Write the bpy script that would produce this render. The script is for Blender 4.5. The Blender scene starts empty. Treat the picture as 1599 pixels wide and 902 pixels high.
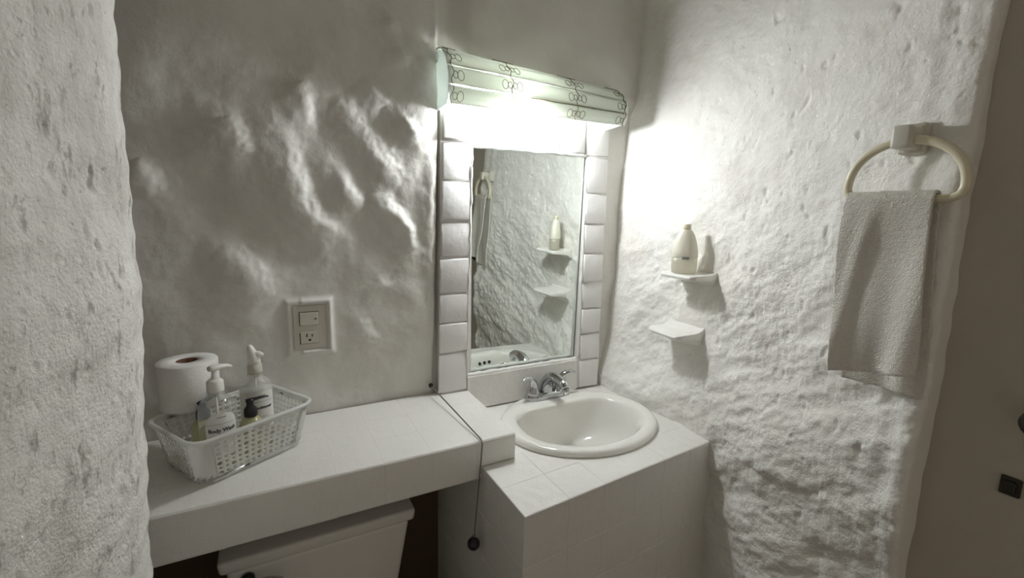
import bpy, bmesh, math, random
import numpy as np
from mathutils import Vector, Matrix

random.seed(7)
C = bpy.context.scene.collection
SC = bpy.context.scene
PI = math.pi

# ------------------------------------------------------------------ camera, world, exposure
CAM = Vector((0.0, -1.25, 1.42))
cd = bpy.data.cameras.new('camera')
cd.sensor_width = 36.0
cd.lens = 16.165
cd.clip_start = 0.02
cam = bpy.data.objects.new('camera', cd)
C.objects.link(cam)
RC = Matrix(((0.88144839, -0.0581103, 0.46869173),
             (-0.47181416, -0.15243227, 0.86842144),
             (0.02097951, -0.98660407, -0.16177844)))
rot = Matrix((RC.col[0], -RC.col[1], -RC.col[2])).transposed()
cam.matrix_world = Matrix.Translation(CAM) @ rot.to_4x4()
SC.camera = cam

w = bpy.data.worlds.new('world')
SC.world = w
w.use_nodes = True
w.node_tree.nodes['Background'].inputs[0].default_value = (1.0, 0.90, 0.76, 1)
w.node_tree.nodes['Background'].inputs[1].default_value = 0.115
SC.view_settings.view_transform = 'Standard'
SC.view_settings.look = 'None'
SC.view_settings.exposure = 1.42
SC.view_settings.gamma = 1.0
SC.cycles.diffuse_bounces = 10
SC.cycles.max_bounces = 14
SC.cycles.transparent_max_bounces = 16
BULB = (0.645, -0.086, 1.671)
BULB_R = 0.036
BULB_STRENGTH = 73.0


# ------------------------------------------------------------------ materials
def mat(name, col=(0.8, 0.8, 0.8), rough=0.5, metal=0.0, spec=0.5, bump=None, mottle=None, coat=0.0):
    """bump: list of (scale, distance); mottle: (scale, colour2, amount)"""
    m = bpy.data.materials.new(name)
    m.use_nodes = True
    nt = m.node_tree
    b = nt.nodes['Principled BSDF']
    b.inputs['Base Color'].default_value = (*col, 1)
    b.inputs['Roughness'].default_value = rough
    b.inputs['Metallic'].default_value = metal
    b.inputs['Specular IOR Level'].default_value = spec
    b.inputs['Coat Weight'].default_value = coat
    b.inputs['Coat Roughness'].default_value = 0.12
    tc = nt.nodes.new('ShaderNodeTexCoord')
    last = None
    for sc, dist in (bump or []):
        n = nt.nodes.new('ShaderNodeTexNoise')
        n.inputs['Scale'].default_value = sc
        n.inputs['Detail'].default_value = 4
        nt.links.new(tc.outputs['Object'], n.inputs['Vector'])
        bp = nt.nodes.new('ShaderNodeBump')
        bp.inputs['Distance'].default_value = dist
        bp.inputs['Strength'].default_value = 1.0
        nt.links.new(n.outputs['Fac'], bp.inputs['Height'])
        if last:
            nt.links.new(last.outputs['Normal'], bp.inputs['Normal'])
        last = bp
    if last:
        nt.links.new(last.outputs['Normal'], b.inputs['Normal'])
    if mottle:
        sc, c2, amt = mottle
        n = nt.nodes.new('ShaderNodeTexNoise')
        n.inputs['Scale'].default_value = sc
        n.inputs['Detail'].default_value = 5
        nt.links.new(tc.outputs['Object'], n.inputs['Vector'])
        r = nt.nodes.new('ShaderNodeMapRange')
        r.inputs['From Min'].default_value = 0.45
        r.inputs['From Max'].default_value = 0.7
        r.inputs['To Max'].default_value = amt
        nt.links.new(n.outputs['Fac'], r.inputs['Value'])
        mx = nt.nodes.new('ShaderNodeMix')
        mx.data_type = 'RGBA'
        mx.inputs['A'].default_value = (*col, 1)
        mx.inputs['B'].default_value = (*c2, 1)
        nt.links.new(r.outputs['Result'], mx.inputs['Factor'])
        nt.links.new(mx.outputs['Result'], b.inputs['Base Color'])
    return m


def thin(name, col, tr=0.5, diff=0.35, transl=0.15, gloss=0.08, rough=0.15):
    """clear or milky plastic: transparent, diffuse, translucent and a little gloss, always the same for every viewer"""
    m = bpy.data.materials.new(name)
    m.use_nodes = True
    nt = m.node_tree
    nt.nodes.remove(nt.nodes['Principled BSDF'])
    out = nt.nodes['Material Output']
    def sh(t, c, r=None):
        n = nt.nodes.new(t)
        n.inputs['Color'].default_value = (*c, 1)
        if r is not None:
            n.inputs['Roughness'].default_value = r
        return n
    a = sh('ShaderNodeBsdfTransparent', tuple(0.5 + 0.5 * k for k in col))
    d = sh('ShaderNodeBsdfDiffuse', col)
    l = sh('ShaderNodeBsdfTranslucent', col)
    g = sh('ShaderNodeBsdfGlossy', (1, 1, 1), rough)
    def mix(x, y, f):
        n = nt.nodes.new('ShaderNodeMixShader')
        n.inputs[0].default_value = f
        nt.links.new(x.outputs[0], n.inputs[1])
        nt.links.new(y.outputs[0], n.inputs[2])
        return n
    dl = mix(d, l, transl / max(1e-6, diff + transl))
    body = mix(a, dl, (diff + transl) / (tr + diff + transl))
    lw = nt.nodes.new('ShaderNodeLayerWeight')
    lw.inputs['Blend'].default_value = 0.5
    pw = nt.nodes.new('ShaderNodeMath')
    pw.operation = 'POWER'
    pw.inputs[1].default_value = 4.0
    nt.links.new(lw.outputs['Facing'], pw.inputs[0])
    fr = nt.nodes.new('ShaderNodeMath')
    fr.operation = 'MULTIPLY_ADD'
    fr.inputs[1].default_value = 0.5
    fr.inputs[2].default_value = 0.04
    nt.links.new(pw.outputs[0], fr.inputs[0])
    mx = nt.nodes.new('ShaderNodeMixShader')
    nt.links.new(fr.outputs[0], mx.inputs[0])
    nt.links.new(body.outputs[0], mx.inputs[1])
    nt.links.new(g.outputs[0], mx.inputs[2])
    nt.links.new(mx.outputs[0], out.inputs['Surface'])
    return m


def pitted(name, col, c2, fine=220, fdist=0.0013, pits=55, pdist=0.0011):
    """rough lime-washed plaster: fine grain, scattered pits"""
    m = mat(name, col, 0.72, spec=0.25, bump=[(fine, fdist), (70, 0.0018)], mottle=(3.0, c2, 0.55))
    nt = m.node_tree
    b = nt.nodes['Principled BSDF']
    prev = b.inputs['Normal'].links[0].from_node
    tc = [n for n in nt.nodes if n.type == 'TEX_COORD'][0]
    v = nt.nodes.new('ShaderNodeTexVoronoi')
    v.inputs['Scale'].default_value = pits
    nt.links.new(tc.outputs['Object'], v.inputs['Vector'])
    r = nt.nodes.new('ShaderNodeMapRange')
    r.inputs['From Min'].default_value = 0.05
    r.inputs['From Max'].default_value = 0.28
    nt.links.new(v.outputs['Distance'], r.inputs['Value'])
    n = nt.nodes.new('ShaderNodeTexNoise')
    n.inputs['Scale'].default_value = 9
    nt.links.new(tc.outputs['Object'], n.inputs['Vector'])
    r2 = nt.nodes.new('ShaderNodeMapRange')
    r2.inputs['From Min'].default_value = 0.5
    r2.inputs['From Max'].default_value = 0.62
    nt.links.new(n.outputs['Fac'], r2.inputs['Value'])
    bp = nt.nodes.new('ShaderNodeBump')
    bp.inputs['Distance'].default_value = pdist
    nt.links.new(r2.outputs['Result'], bp.inputs['Strength'])
    nt.links.new(r.outputs['Result'], bp.inputs['Height'])
    nt.links.new(prev.outputs['Normal'], bp.inputs['Normal'])
    nt.links.new(bp.outputs['Normal'], b.inputs['Normal'])
    return m


M = {}
M['plaster_back'] = mat('plaster_back', (0.72, 0.705, 0.67), 0.6, spec=0.3, bump=[(170, 0.0004), (45, 0.0008)], mottle=(2.5, (0.66, 0.645, 0.60), 0.6))
M['plaster_right'] = pitted('plaster_right', (0.82, 0.81, 0.775), (0.77, 0.75, 0.70))
M['plaster_left'] = pitted('plaster_left', (0.82, 0.81, 0.775), (0.75, 0.73, 0.69), fine=260, pits=70)
def stains(m, c, scale, lo, hi, amt, stretch=(1, 1, 1)):
    nt = m.node_tree
    b = nt.nodes['Principled BSDF']
    src = b.inputs['Base Color'].links[0].from_socket
    tc = [n for n in nt.nodes if n.type == 'TEX_COORD'][0]
    mp = nt.nodes.new('ShaderNodeMapping')
    mp.inputs['Scale'].default_value = stretch
    nt.links.new(tc.outputs['Object'], mp.inputs['Vector'])
    n = nt.nodes.new('ShaderNodeTexNoise')
    n.inputs['Scale'].default_value = scale
    n.inputs['Detail'].default_value = 6
    n.inputs['Roughness'].default_value = 0.65
    nt.links.new(mp.outputs['Vector'], n.inputs['Vector'])
    r = nt.nodes.new('ShaderNodeMapRange')
    r.inputs['From Min'].default_value = lo
    r.inputs['From Max'].default_value = hi
    r.inputs['To Max'].default_value = amt
    nt.links.new(n.outputs['Fac'], r.inputs['Value'])
    mx = nt.nodes.new('ShaderNodeMix')
    mx.data_type = 'RGBA'
    nt.links.new(r.outputs['Result'], mx.inputs['Factor'])
    nt.links.new(src, mx.inputs['A'])
    mx.inputs['B'].default_value = (*c, 1)
    nt.links.new(mx.outputs['Result'], b.inputs['Base Color'])


# damp patches and chipped dirty spots on the old limewash
stains(M['plaster_left'], (0.52, 0.49, 0.45), 9, 0.48, 0.64, 0.65, (1, 1, 0.7))
stains(M['plaster_left'], (0.30, 0.27, 0.24), 34, 0.585, 0.67, 0.75, (1, 1, 0.45))
stains(M['plaster_left'], (0.33, 0.30, 0.27), 80, 0.62, 0.70, 0.7)
stains(M['plaster_right'], (0.45, 0.42, 0.38), 60, 0.68, 0.76, 0.5)
stains(M['plaster_right'], (0.68, 0.62, 0.57), 6, 0.52, 0.70, 0.5)
stains(M['plaster_back'], (0.58, 0.53, 0.47), 5, 0.52, 0.72, 0.45)
M['paint'] = mat('white_tile_paint', (0.80, 0.79, 0.76), 0.28, spec=0.5, bump=[(35, 0.0018), (260, 0.0003)])
M['grout'] = mat('painted_mortar', (0.79, 0.78, 0.75), 0.4, bump=[(90, 0.001)])
M['frame_tile'] = mat('surround_tile_glaze', (0.80, 0.79, 0.785), 0.25, spec=0.5, bump=[(40, 0.0015)])
M['porcelain'] = mat('porcelain', (0.82, 0.81, 0.77), 0.12, spec=0.5, coat=0.4)
M['tank'] = mat('toilet_porcelain', (0.80, 0.78, 0.74), 0.15, spec=0.5)
M['chrome'] = mat('chrome', (0.56, 0.57, 0.58), 0.08, metal=1.0)
M['mirror'] = mat('mirror_silver', (0.80, 0.845, 0.815), 0.015, metal=1.0)
M['gap_shadow'] = mat('mirror_gap_shadow', (0.10, 0.11, 0.10), 0.6)
M['black'] = mat('black_plastic', (0.012, 0.012, 0.014), 0.35)
M['blue'] = mat('slate_blue_plastic', (0.06, 0.075, 0.11), 0.35)
M['dark'] = mat('dark_slot', (0.02, 0.018, 0.015), 0.7)
M['beige'] = mat('beige_plastic', (0.60, 0.575, 0.50), 0.35)
M['cream'] = mat('cream_plastic', (0.72, 0.67, 0.50), 0.3)
M['cream_light'] = mat('cream_bottle_plastic', (0.78, 0.75, 0.64), 0.35)
M['white_plastic'] = mat('white_plastic', (0.82, 0.81, 0.77), 0.3)
M['paper'] = mat('tissue_paper', (0.86, 0.85, 0.83), 0.9, spec=0.1, bump=[(300, 0.0008)])
M['card'] = mat('brown_card', (0.16, 0.075, 0.045), 0.9)
M['label'] = mat('label_paper', (0.80, 0.80, 0.78), 0.5)
M['ink'] = mat('label_ink', (0.03, 0.03, 0.035), 0.6)
M['grey_ink'] = mat('label_grey_line', (0.25, 0.25, 0.25), 0.6)
M['towel'] = mat('terry_cotton', (0.76, 0.735, 0.68), 0.95, spec=0.05, bump=[(420, 0.003), (120, 0.002)])
M['wire'] = mat('olive_wire', (0.16, 0.13, 0.06), 0.5, metal=0.3)
M['chain'] = mat('tarnished_bead_chain', (0.17, 0.155, 0.13), 0.45, metal=0.35)
M['door'] = mat('door_paint', (0.47, 0.43, 0.36), 0.55, bump=[(500, 0.0004)])
M['bronze'] = mat('dark_bronze', (0.05, 0.045, 0.035), 0.4, metal=0.7)
M['room'] = mat('room_wall_paint', (0.66, 0.63, 0.57), 0.8, bump=[(30, 0.004)])
M['floor'] = mat('floor_tile', (0.13, 0.085, 0.06), 0.5, bump=[(20, 0.002)])
M['brown_wall_shade'] = mat('brown_wall_and_shade', (0.10, 0.065, 0.04), 0.8, bump=[(40, 0.003)])
M['clear'] = thin('clear_plastic', (0.93, 0.94, 0.92), tr=0.86, diff=0.10, transl=0.04, rough=0.06)
M['liquid'] = thin('pale_yellow_soap', (0.74, 0.70, 0.42), tr=0.5, diff=0.3, transl=0.2)
M['white_liquid'] = thin('milky_soap', (0.80, 0.81, 0.78), tr=0.25, diff=0.5, transl=0.25)
M['amber_liquid'] = thin('pale_lotion', (0.72, 0.70, 0.60), tr=0.4, diff=0.4, transl=0.2)
M['basket'] = thin('milky_basket_plastic', (0.92, 0.925, 0.905), tr=0.10, diff=0.40, transl=0.50, rough=0.25)
M['shade'] = thin('painted_reed', (0.76, 0.79, 0.735), tr=0.0001, diff=0.72, transl=0.28, rough=0.4)
M['end_cap'] = thin('painted_end_cap', (0.80, 0.84, 0.82), tr=0.0001, diff=0.75, transl=0.25, rough=0.4)
em = bpy.data.materials.new('lit_bulb')
em.use_nodes = True
eb = em.node_tree.nodes['Principled BSDF']
eb.inputs['Base Color'].default_value = (1, 1, 1, 1)
eb.inputs['Emission Color'].default_value = (0.955, 0.985, 1.0, 1)
eb.inputs['Emission Strength'].default_value = BULB_STRENGTH
M['bulb'] = em


# ------------------------------------------------------------------ helpers
def tag(o, label=None, cat=None, group=None, kind=None):
    if label: o['label'] = label
    if cat: o['category'] = cat
    if group: o['group'] = group
    if kind: o['kind'] = kind
    return o


def empty(name, loc, label, cat, group=None):
    o = bpy.data.objects.new(name, None)
    o.empty_display_size = 0.05
    o.location = loc
    C.objects.link(o)
    return tag(o, label, cat, group)


def link(name, me, m, parent=None, smooth=True, origin=None):
    """link mesh data given in world coordinates; parents are unrotated and unscaled"""
    me.materials.append(m)
    if smooth:
        me.polygons.foreach_set('use_smooth', [True] * len(me.polygons))
    o = bpy.data.objects.new(name, me)
    C.objects.link(o)
    if origin is not None:
        me.transform(Matrix.Translation(-Vector(origin)))
        o.location = origin
    if parent is not None:
        o.parent = parent
        p = parent
        off = Vector((0, 0, 0))
        while p is not None:
            off += p.location
            p = p.parent
        o.location = Vector(o.location) - off
    return o


def mesh(name, vs, fs):
    me = bpy.data.meshes.new(name)
    me.from_pydata([tuple(v) for v in vs], [], fs)
    me.update()
    return me


def bm_mesh(name, bm):
    bmesh.ops.recalc_face_normals(bm, faces=bm.faces)
    me = bpy.data.meshes.new(name)
    bm.to_mesh(me)
    bm.free()
    return me


def box(bm, lo, hi, bevel=0.0, seg=2):
    r = bmesh.ops.create_cube(bm, size=1.0)
    lo, hi = Vector(lo), Vector(hi)
    for v in r['verts']:
        v.co = Vector(((v.co.x + .5) * (hi.x - lo.x) + lo.x, (v.co.y + .5) * (hi.y - lo.y) + lo.y, (v.co.z + .5) * (hi.z - lo.z) + lo.z))
    if bevel > 0:
        es = set()
        for v in r['verts']:
            es.update(v.link_edges)
        bmesh.ops.bevel(bm, geom=list(es), offset=bevel, segments=seg, profile=0.5, affect='EDGES')


def boxmesh(name, lo, hi, bevel=0.0, seg=2):
    bm = bmesh.new()
    box(bm, lo, hi, bevel, seg)
    return bm_mesh(name, bm)


def lathe(name, prof, center=(0, 0, 0), n=28, sx=1.0, sy=1.0, ang=0.0, close=True):
    """prof: list of (r, z) bottom to top"""
    vs, fs = [], []
    ca, sa = math.cos(ang), math.sin(ang)
    for r, z in prof:
        for k in range(n):
            a = 2 * PI * k / n
            x, y = r * sx * math.cos(a), r * sy * math.sin(a)
            vs.append((center[0] + x * ca - y * sa, center[1] + x * sa + y * ca, center[2] + z))
    for i in range(len(prof) - 1):
        for k in range(n):
            k2 = (k + 1) % n
            fs.append((i * n + k, i * n + k2, (i + 1) * n + k2, (i + 1) * n + k))
    if close:
        fs.append(tuple(reversed(range(n))))
        fs.append(tuple((len(prof) - 1) * n + k for k in range(n)))
    return mesh(name, vs, fs)


def tube(name, pts, rad, n=10, closed=False, caps=True, flat=None):
    """swept tube; rad a number or one per point; flat scales the section's second axis"""
    pts = [Vector(p) for p in pts]
    N = len(pts)
    rads = rad if isinstance(rad, (list, tuple)) else [rad] * N
    vs, fs = [], []
    prev = None
    for i, p in enumerate(pts):
        a = pts[(i - 1) % N] if (closed or i > 0) else p
        b = pts[(i + 1) % N] if (closed or i < N - 1) else p
        t = (b - a).normalized()
        if prev is None:
            up = Vector((0, 0, 1)) if abs(t.z) < 0.9 else Vector((1, 0, 0))
            u = t.cross(up).normalized()
        else:
            u = (prev - t * prev.dot(t)).normalized()
        prev = u
        v = t.cross(u)
        fl = 1.0 if flat is None else (flat[i] if isinstance(flat, (list, tuple)) else flat)
        for k in range(n):
            c = 2 * PI * k / n
            vs.append(p + u * (rads[i] * math.cos(c)) + v * (rads[i] * fl * math.sin(c)))
    R = N if closed else N - 1
    for i in range(R):
        j = (i + 1) % N
        for k in range(n):
            k2 = (k + 1) % n
            fs.append((i * n + k, i * n + k2, j * n + k2, j * n + k))
    if caps and not closed:
        fs.append(tuple(reversed(range(n))))
        fs.append(tuple((N - 1) * n + k for k in range(n)))
    return mesh(name, vs, fs)


def smooth_pts(pts, m=8):
    """Catmull-Rom through the points"""
    P = [Vector(p) for p in pts]
    P = [P[0] * 2 - P[1]] + P + [P[-1] * 2 - P[-2]]
    out = []
    for i in range(1, len(P) - 2):
        for k in range(m):
            t = k / m
            a, b, c, d = P[i - 1], P[i], P[i + 1], P[i + 2]
            out.append(0.5 * (2 * b + (c - a) * t + (2 * a - 5 * b + 4 * c - d) * t * t + (3 * b - a - 3 * c + d) * t ** 3))
    out.append(P[-2])
    return out


# vectorised gradient noise
_rng = np.random.RandomState(3)
_perm = np.concatenate([_rng.permutation(256)] * 3)
_g = _rng.randn(256, 2)
_g /= np.linalg.norm(_g, axis=1)[:, None]


def pn(x, y):
    xi, yi = np.floor(x).astype(int), np.floor(y).astype(int)
    xf, yf = x - xi, y - yi
    u = xf ** 3 * (xf * (xf * 6 - 15) + 10)
    v = yf ** 3 * (yf * (yf * 6 - 15) + 10)
    def gr(ix, iy, dx, dy):
        h = _perm[_perm[ix & 255] + (iy & 255)]
        return _g[h, 0] * dx + _g[h, 1] * dy
    a = gr(xi, yi, xf, yf); b = gr(xi + 1, yi, xf - 1, yf)
    c = gr(xi, yi + 1, xf, yf - 1); d = gr(xi + 1, yi + 1, xf - 1, yf - 1)
    return (a * (1 - u) + b * u) * (1 - v) + (c * (1 - u) + d * u) * v


def fbm(x, y, o=4, g=0.5):
    s, a = 0, 1.0
    for k in range(o):
        s = s + a * pn(x * 2 ** k + 17.3 * k, y * 2 ** k - 9.1 * k)
        a *= g
    return s


def sm(a, b, x):
    t = np.clip((x - a) / (b - a), 0, 1)
    return t * t * (3 - 2 * t)


def grid(name, us, vs_, fn):
    U, V = np.meshgrid(us, vs_, indexing='ij')
    X, Y, Z = fn(U, V)
    nu, nv = len(us), len(vs_)
    co = np.stack([X, Y, Z], -1).reshape(-1, 3).astype(np.float32)
    idx = np.arange(nu * nv).reshape(nu, nv)
    q = np.stack([idx[:-1, :-1], idx[1:, :-1], idx[1:, 1:], idx[:-1, 1:]], -1).reshape(-1, 4)
    me = bpy.data.meshes.new(name)
    me.vertices.add(len(co)); me.vertices.foreach_set('co', co.ravel())
    me.loops.add(q.size); me.loops.foreach_set('vertex_index', q.ravel().astype(np.int32))
    me.polygons.add(len(q))
    me.polygons.foreach_set('loop_start', np.arange(0, q.size, 4, dtype=np.int32))
    me.polygons.foreach_set('loop_total', np.full(len(q), 4, dtype=np.int32))
    me.update(calc_edges=True)
    return me


def struct(name, me, m, smooth=True):
    return tag(link(name, me, m, smooth=smooth), kind='structure')


def tile_mesh(q, t=0.008, joint=0.004, bev=0.004, wob=0.001, rnd=random, bevs=None, crown=0.0008):
    """one hand-made tile on the quad q (counter-clockwise seen from outside)"""
    q = [Vector(p) for p in q]
    n = (q[1] - q[0]).cross(q[3] - q[0]).normalized()
    c = sum(q, Vector()) / 4
    qq = []
    for i in range(4):
        a, b, d = q[i], q[(i + 1) % 4], q[(i - 1) % 4]
        e1, e2 = (b - a).normalized(), (d - a).normalized()
        qq.append((a, e1, e2))
    tw = [rnd.uniform(-wob, wob) for _ in range(4)]
    jit = [(rnd.uniform(-wob, wob), rnd.uniform(-wob, wob)) for _ in range(4)]
    rings = [(-0.002, 0.0), (t - bev, 0.0), (t - bev * .3, bev * .3), (t, bev)]
    vs = []
    bv = bevs or (bev,) * 4
    for h, ins in rings:
        for i, (a, e1, e2) in enumerate(qq):
            k1 = joint / 2 + ins / bev * bv[i - 1]
            k2 = joint / 2 + ins / bev * bv[i]
            vs.append(a + e1 * (k2 * 0 + k1 + jit[i][0]) + e2 * (k2 + jit[i][1]) + n * (h + (tw[i] if h > 0 else 0)))
    vs.append(sum(vs[-4:], Vector()) / 4 + n * crown)
    fs = []
    for r in range(3):
        for i in range(4):
            j = (i + 1) % 4
            fs.append((r * 4 + i, r * 4 + j, (r + 1) * 4 + j, (r + 1) * 4 + i))
    for i in range(4):
        fs.append((12 + i, 12 + (i + 1) % 4, 16))
    return mesh('tile', vs, fs), c


def add_tile(q, m, parent, smooth=True, **kw):
    me, c = tile_mesh(q, **kw)
    o = link('tile', me, m, parent, smooth=smooth, origin=c)
    return o


def cut(o, cutter):
    """subtract cutter from o's mesh and keep the plain result"""
    md = o.modifiers.new('b', 'BOOLEAN')
    md.operation = 'DIFFERENCE'
    md.object = cutter
    md.solver = 'EXACT'
    bpy.context.view_layer.update()
    dg = bpy.context.evaluated_depsgraph_get()
    me = bpy.data.meshes.new_from_object(o.evaluated_get(dg))
    o.modifiers.clear()
    old = o.data
    o.data = me
    bpy.data.meshes.remove(old)


def text_mesh(s, size):
    cu = bpy.data.curves.new('t', 'FONT')
    cu.body = s
    cu.size = size
    cu.align_x = 'CENTER'
    cu.extrude = 0.0001
    cu.offset = 0.0003
    o = bpy.data.objects.new('t', cu)
    C.objects.link(o)
    bpy.context.view_layer.update()
    dg = bpy.context.evaluated_depsgraph_get()
    me = bpy.data.meshes.new_from_object(o.evaluated_get(dg))
    bpy.data.objects.remove(o)
    bpy.data.curves.remove(cu)
    return me


# ------------------------------------------------------------------ room shell
FY = -0.026          # face of the mirror surround
SHELF_Z = 0.889
VAN_Z = 0.8212
# plaster ridges left by the trowel beside the mirror: polyline in (x, z), amplitude, width of the lit slope, fall-off to the left
RIDGES = [
    ([(0.045, 1.60), (0.062, 1.52), (0.080, 1.45), (0.105, 1.40), (0.175, 1.345)], 0.017, 0.022, 0.10),
    ([(0.088, 1.72), (0.100, 1.67), (0.099, 1.60)], 0.011, 0.018, 0.06),
    ([(0.172, 1.525), (0.192, 1.47), (0.222, 1.42)], 0.011, 0.016, 0.05),
    ([(0.262, 1.475), (0.285, 1.43), (0.320, 1.40), (0.340, 1.36), (0.353, 1.31)], 0.016, 0.018, 0.06),
    ([(0.328, 1.83), (0.345, 1.785)], 0.012, 0.014, 0.05),
    ([(0.378, 1.815), (0.400, 1.77), (0.425, 1.705)], 0.014, 0.022, 0.05),
    ([(0.225, 1.74), (0.255, 1.71), (0.292, 1.68)], 0.010, 0.016, 0.06),
    ([(0.165, 1.70), (0.195, 1.655), (0.235, 1.60), (0.272, 1.55), (0.300, 1.51), (0.322, 1.48)], 0.011, 0.026, 0.05),
    ([(-0.06, 1.62), (-0.045, 1.575), (-0.040, 1.53)], 0.010, 0.02, 0.08),
    ([(-0.235, 1.51), (-0.205, 1.445)], 0.010, 0.02, 0.06),
    ([(-0.09, 1.33), (-0.04, 1.27), (0.01, 1.205)], 0.010, 0.024, 0.06),
    ([(0.412, 1.56), (0.412, 1.50), (0.408, 1.44), (0.405, 1.30), (0.405, 1.2)], 0.008, 0.010, 0.03),
    ([(0.335, 1.66), (0.350, 1.63), (0.372, 1.60)], 0.010, 0.016, 0.04),
    ([(0.30, 1.90), (0.312, 1.85)], 0.008, 0.016, 0.05),
    ([(0.20, 1.13), (0.235, 1.085), (0.25, 1.05)], 0.006, 0.016, 0.06),
    ([(0.26, 1.25), (0.285, 1.21)], 0.006, 0.016, 0.06),
]


def back_height(x, z):
    h = 0.016 * fbm(x * 3.1 + 5, z * 2.7, 3) + 0.005 * fbm(x * 9, z * 8 + 3, 2) + 0.0007 * fbm(x * 40, z * 40, 2)
    wx = x + 0.010 * fbm(x * 22, z * 22 + 7, 3)
    wz = z + 0.012 * fbm(x * 16 + 31, z * 16, 2)
    gr = 0.0022 * fbm(x * 70, z * 70, 2)
    for pl, amp, wd, fall in RIDGES:
        best = np.full(x.shape, 1e9); sgn = np.zeros(x.shape); end = np.ones(x.shape)
        tot = len(pl) - 1
        for i in range(tot):
            ax, az = pl[i]; bx, bz = pl[i + 1]
            dx, dz = bx - ax, bz - az
            L2 = dx * dx + dz * dz
            tr = ((wx - ax) * dx + (wz - az) * dz) / L2
            t = np.clip(tr, 0, 1)
            px, pz = wx - (ax + t * dx), wz - (az + t * dz)
            d = np.sqrt(px * px + pz * pz)
            s = px * (-dz) + pz * dx      # positive on the right (lamp) side for a downward stroke
            par = (i + t) / tot
            e = np.sin(np.clip(par, 0.02, 0.98) * PI) ** 0.5
            over = np.maximum(0, np.maximum(-tr if i == 0 else -1, (tr - 1) if i == tot - 1 else -1)) * math.sqrt(L2)
            e = e * np.exp(-(over / 0.03) ** 2)
            k = d < best
            best = np.where(k, d, best); sgn = np.where(k, np.sign(s), sgn); end = np.where(k, e, end)
        sd = best * sgn
        prof = np.where(sd > 0, 1 - sm(0, wd * 2.0, sd), np.exp(-(np.abs(sd) / fall) ** 2 * 1.5))
        h = h + amp * 1.15 * end * prof + gr * end * np.exp(-((sd - wd) / (wd * 1.2)) ** 2)
    return h


def f_back(U, V):
    x, z = U, V
    h = back_height(x, z)
    # raised plaster around the lamp and above it, up to the corner
    h = h + 0.03 * sm(0.46, 0.53, x + 0.01 * pn(z * 6, z * 0 + 2)) * sm(1.74, 1.80, z)
    h = h + 0.012 * sm(0.22, 0.39, x) * (1 - sm(0.425, 0.438, x)) * sm(0.9, 1.1, z)
    # plaster tucked behind the tiled surround
    xl = x - np.minimum(0, z - 1.6) * 0.020
    inside = sm(0.426, 0.438, xl) * (1 - sm(1.00, 1.012, x)) * (1 - sm(1.70, 1.715, z)) * sm(0.78, 0.80, z)
    h = h * (1 - inside) - 0.02 * inside
    # flat bed and raised lip around the switch plate
    cx, cz, hw, hh = 0.090, 1.124, 0.0390, 0.0565
    d = np.maximum(np.abs(x - cx) - hw, np.abs(z - cz) - hh)
    bed = 1 - sm(0.0, 0.03, d)
    h = h * (1 - bed) + 0.001 * bed
    rg = np.where((x - cx) > -0.02, 1.0, 0.45)
    h = h + 0.011 * rg * np.exp(-((d - 0.009) / 0.0065) ** 2)
    # the masonry meets the shelf and the counter cleanly
    h = np.where(z < 0.80, 0.004 + h * 0.3, h)
    return x, -h, z


struct('wall_back', grid('wall_back', np.linspace(-0.75, 1.16, 480), np.concatenate([np.linspace(0, 0.8, 40)[:-1], np.linspace(0.8, 2.0, 330), np.linspace(2.0, 2.45, 60)[1:]]), f_back), M['plaster_back'])


def right_base(y, z):
    zz = [0.0, 0.60, 0.80, 0.86, 0.95, 1.10, 1.27, 1.6, 2.1, 2.45]
    xx = [1.06, 1.055, 1.035, 1.035, 1.060, 1.085, 1.092, 1.10, 1.13, 1.15]
    x = np.interp(z, zz, xx)
    x = x - 0.125 * np.clip((-y - 0.33) / 0.6, 0, 2) ** 1.5
    x = x + 0.03 * np.clip((-y - 0.25) / 0.25, 0, 1) * (1 - sm(0.8, 0.95, z))
    x = x - 0.065 * np.exp(-((-y - 0.68) / 0.16) ** 2) * (1 - sm(0.55, 1.08, z))
    x = x + 0.022 * sm(0.55, 0.85, -y) * (1 - sm(0.85, 1.1, z))
    return x


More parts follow.
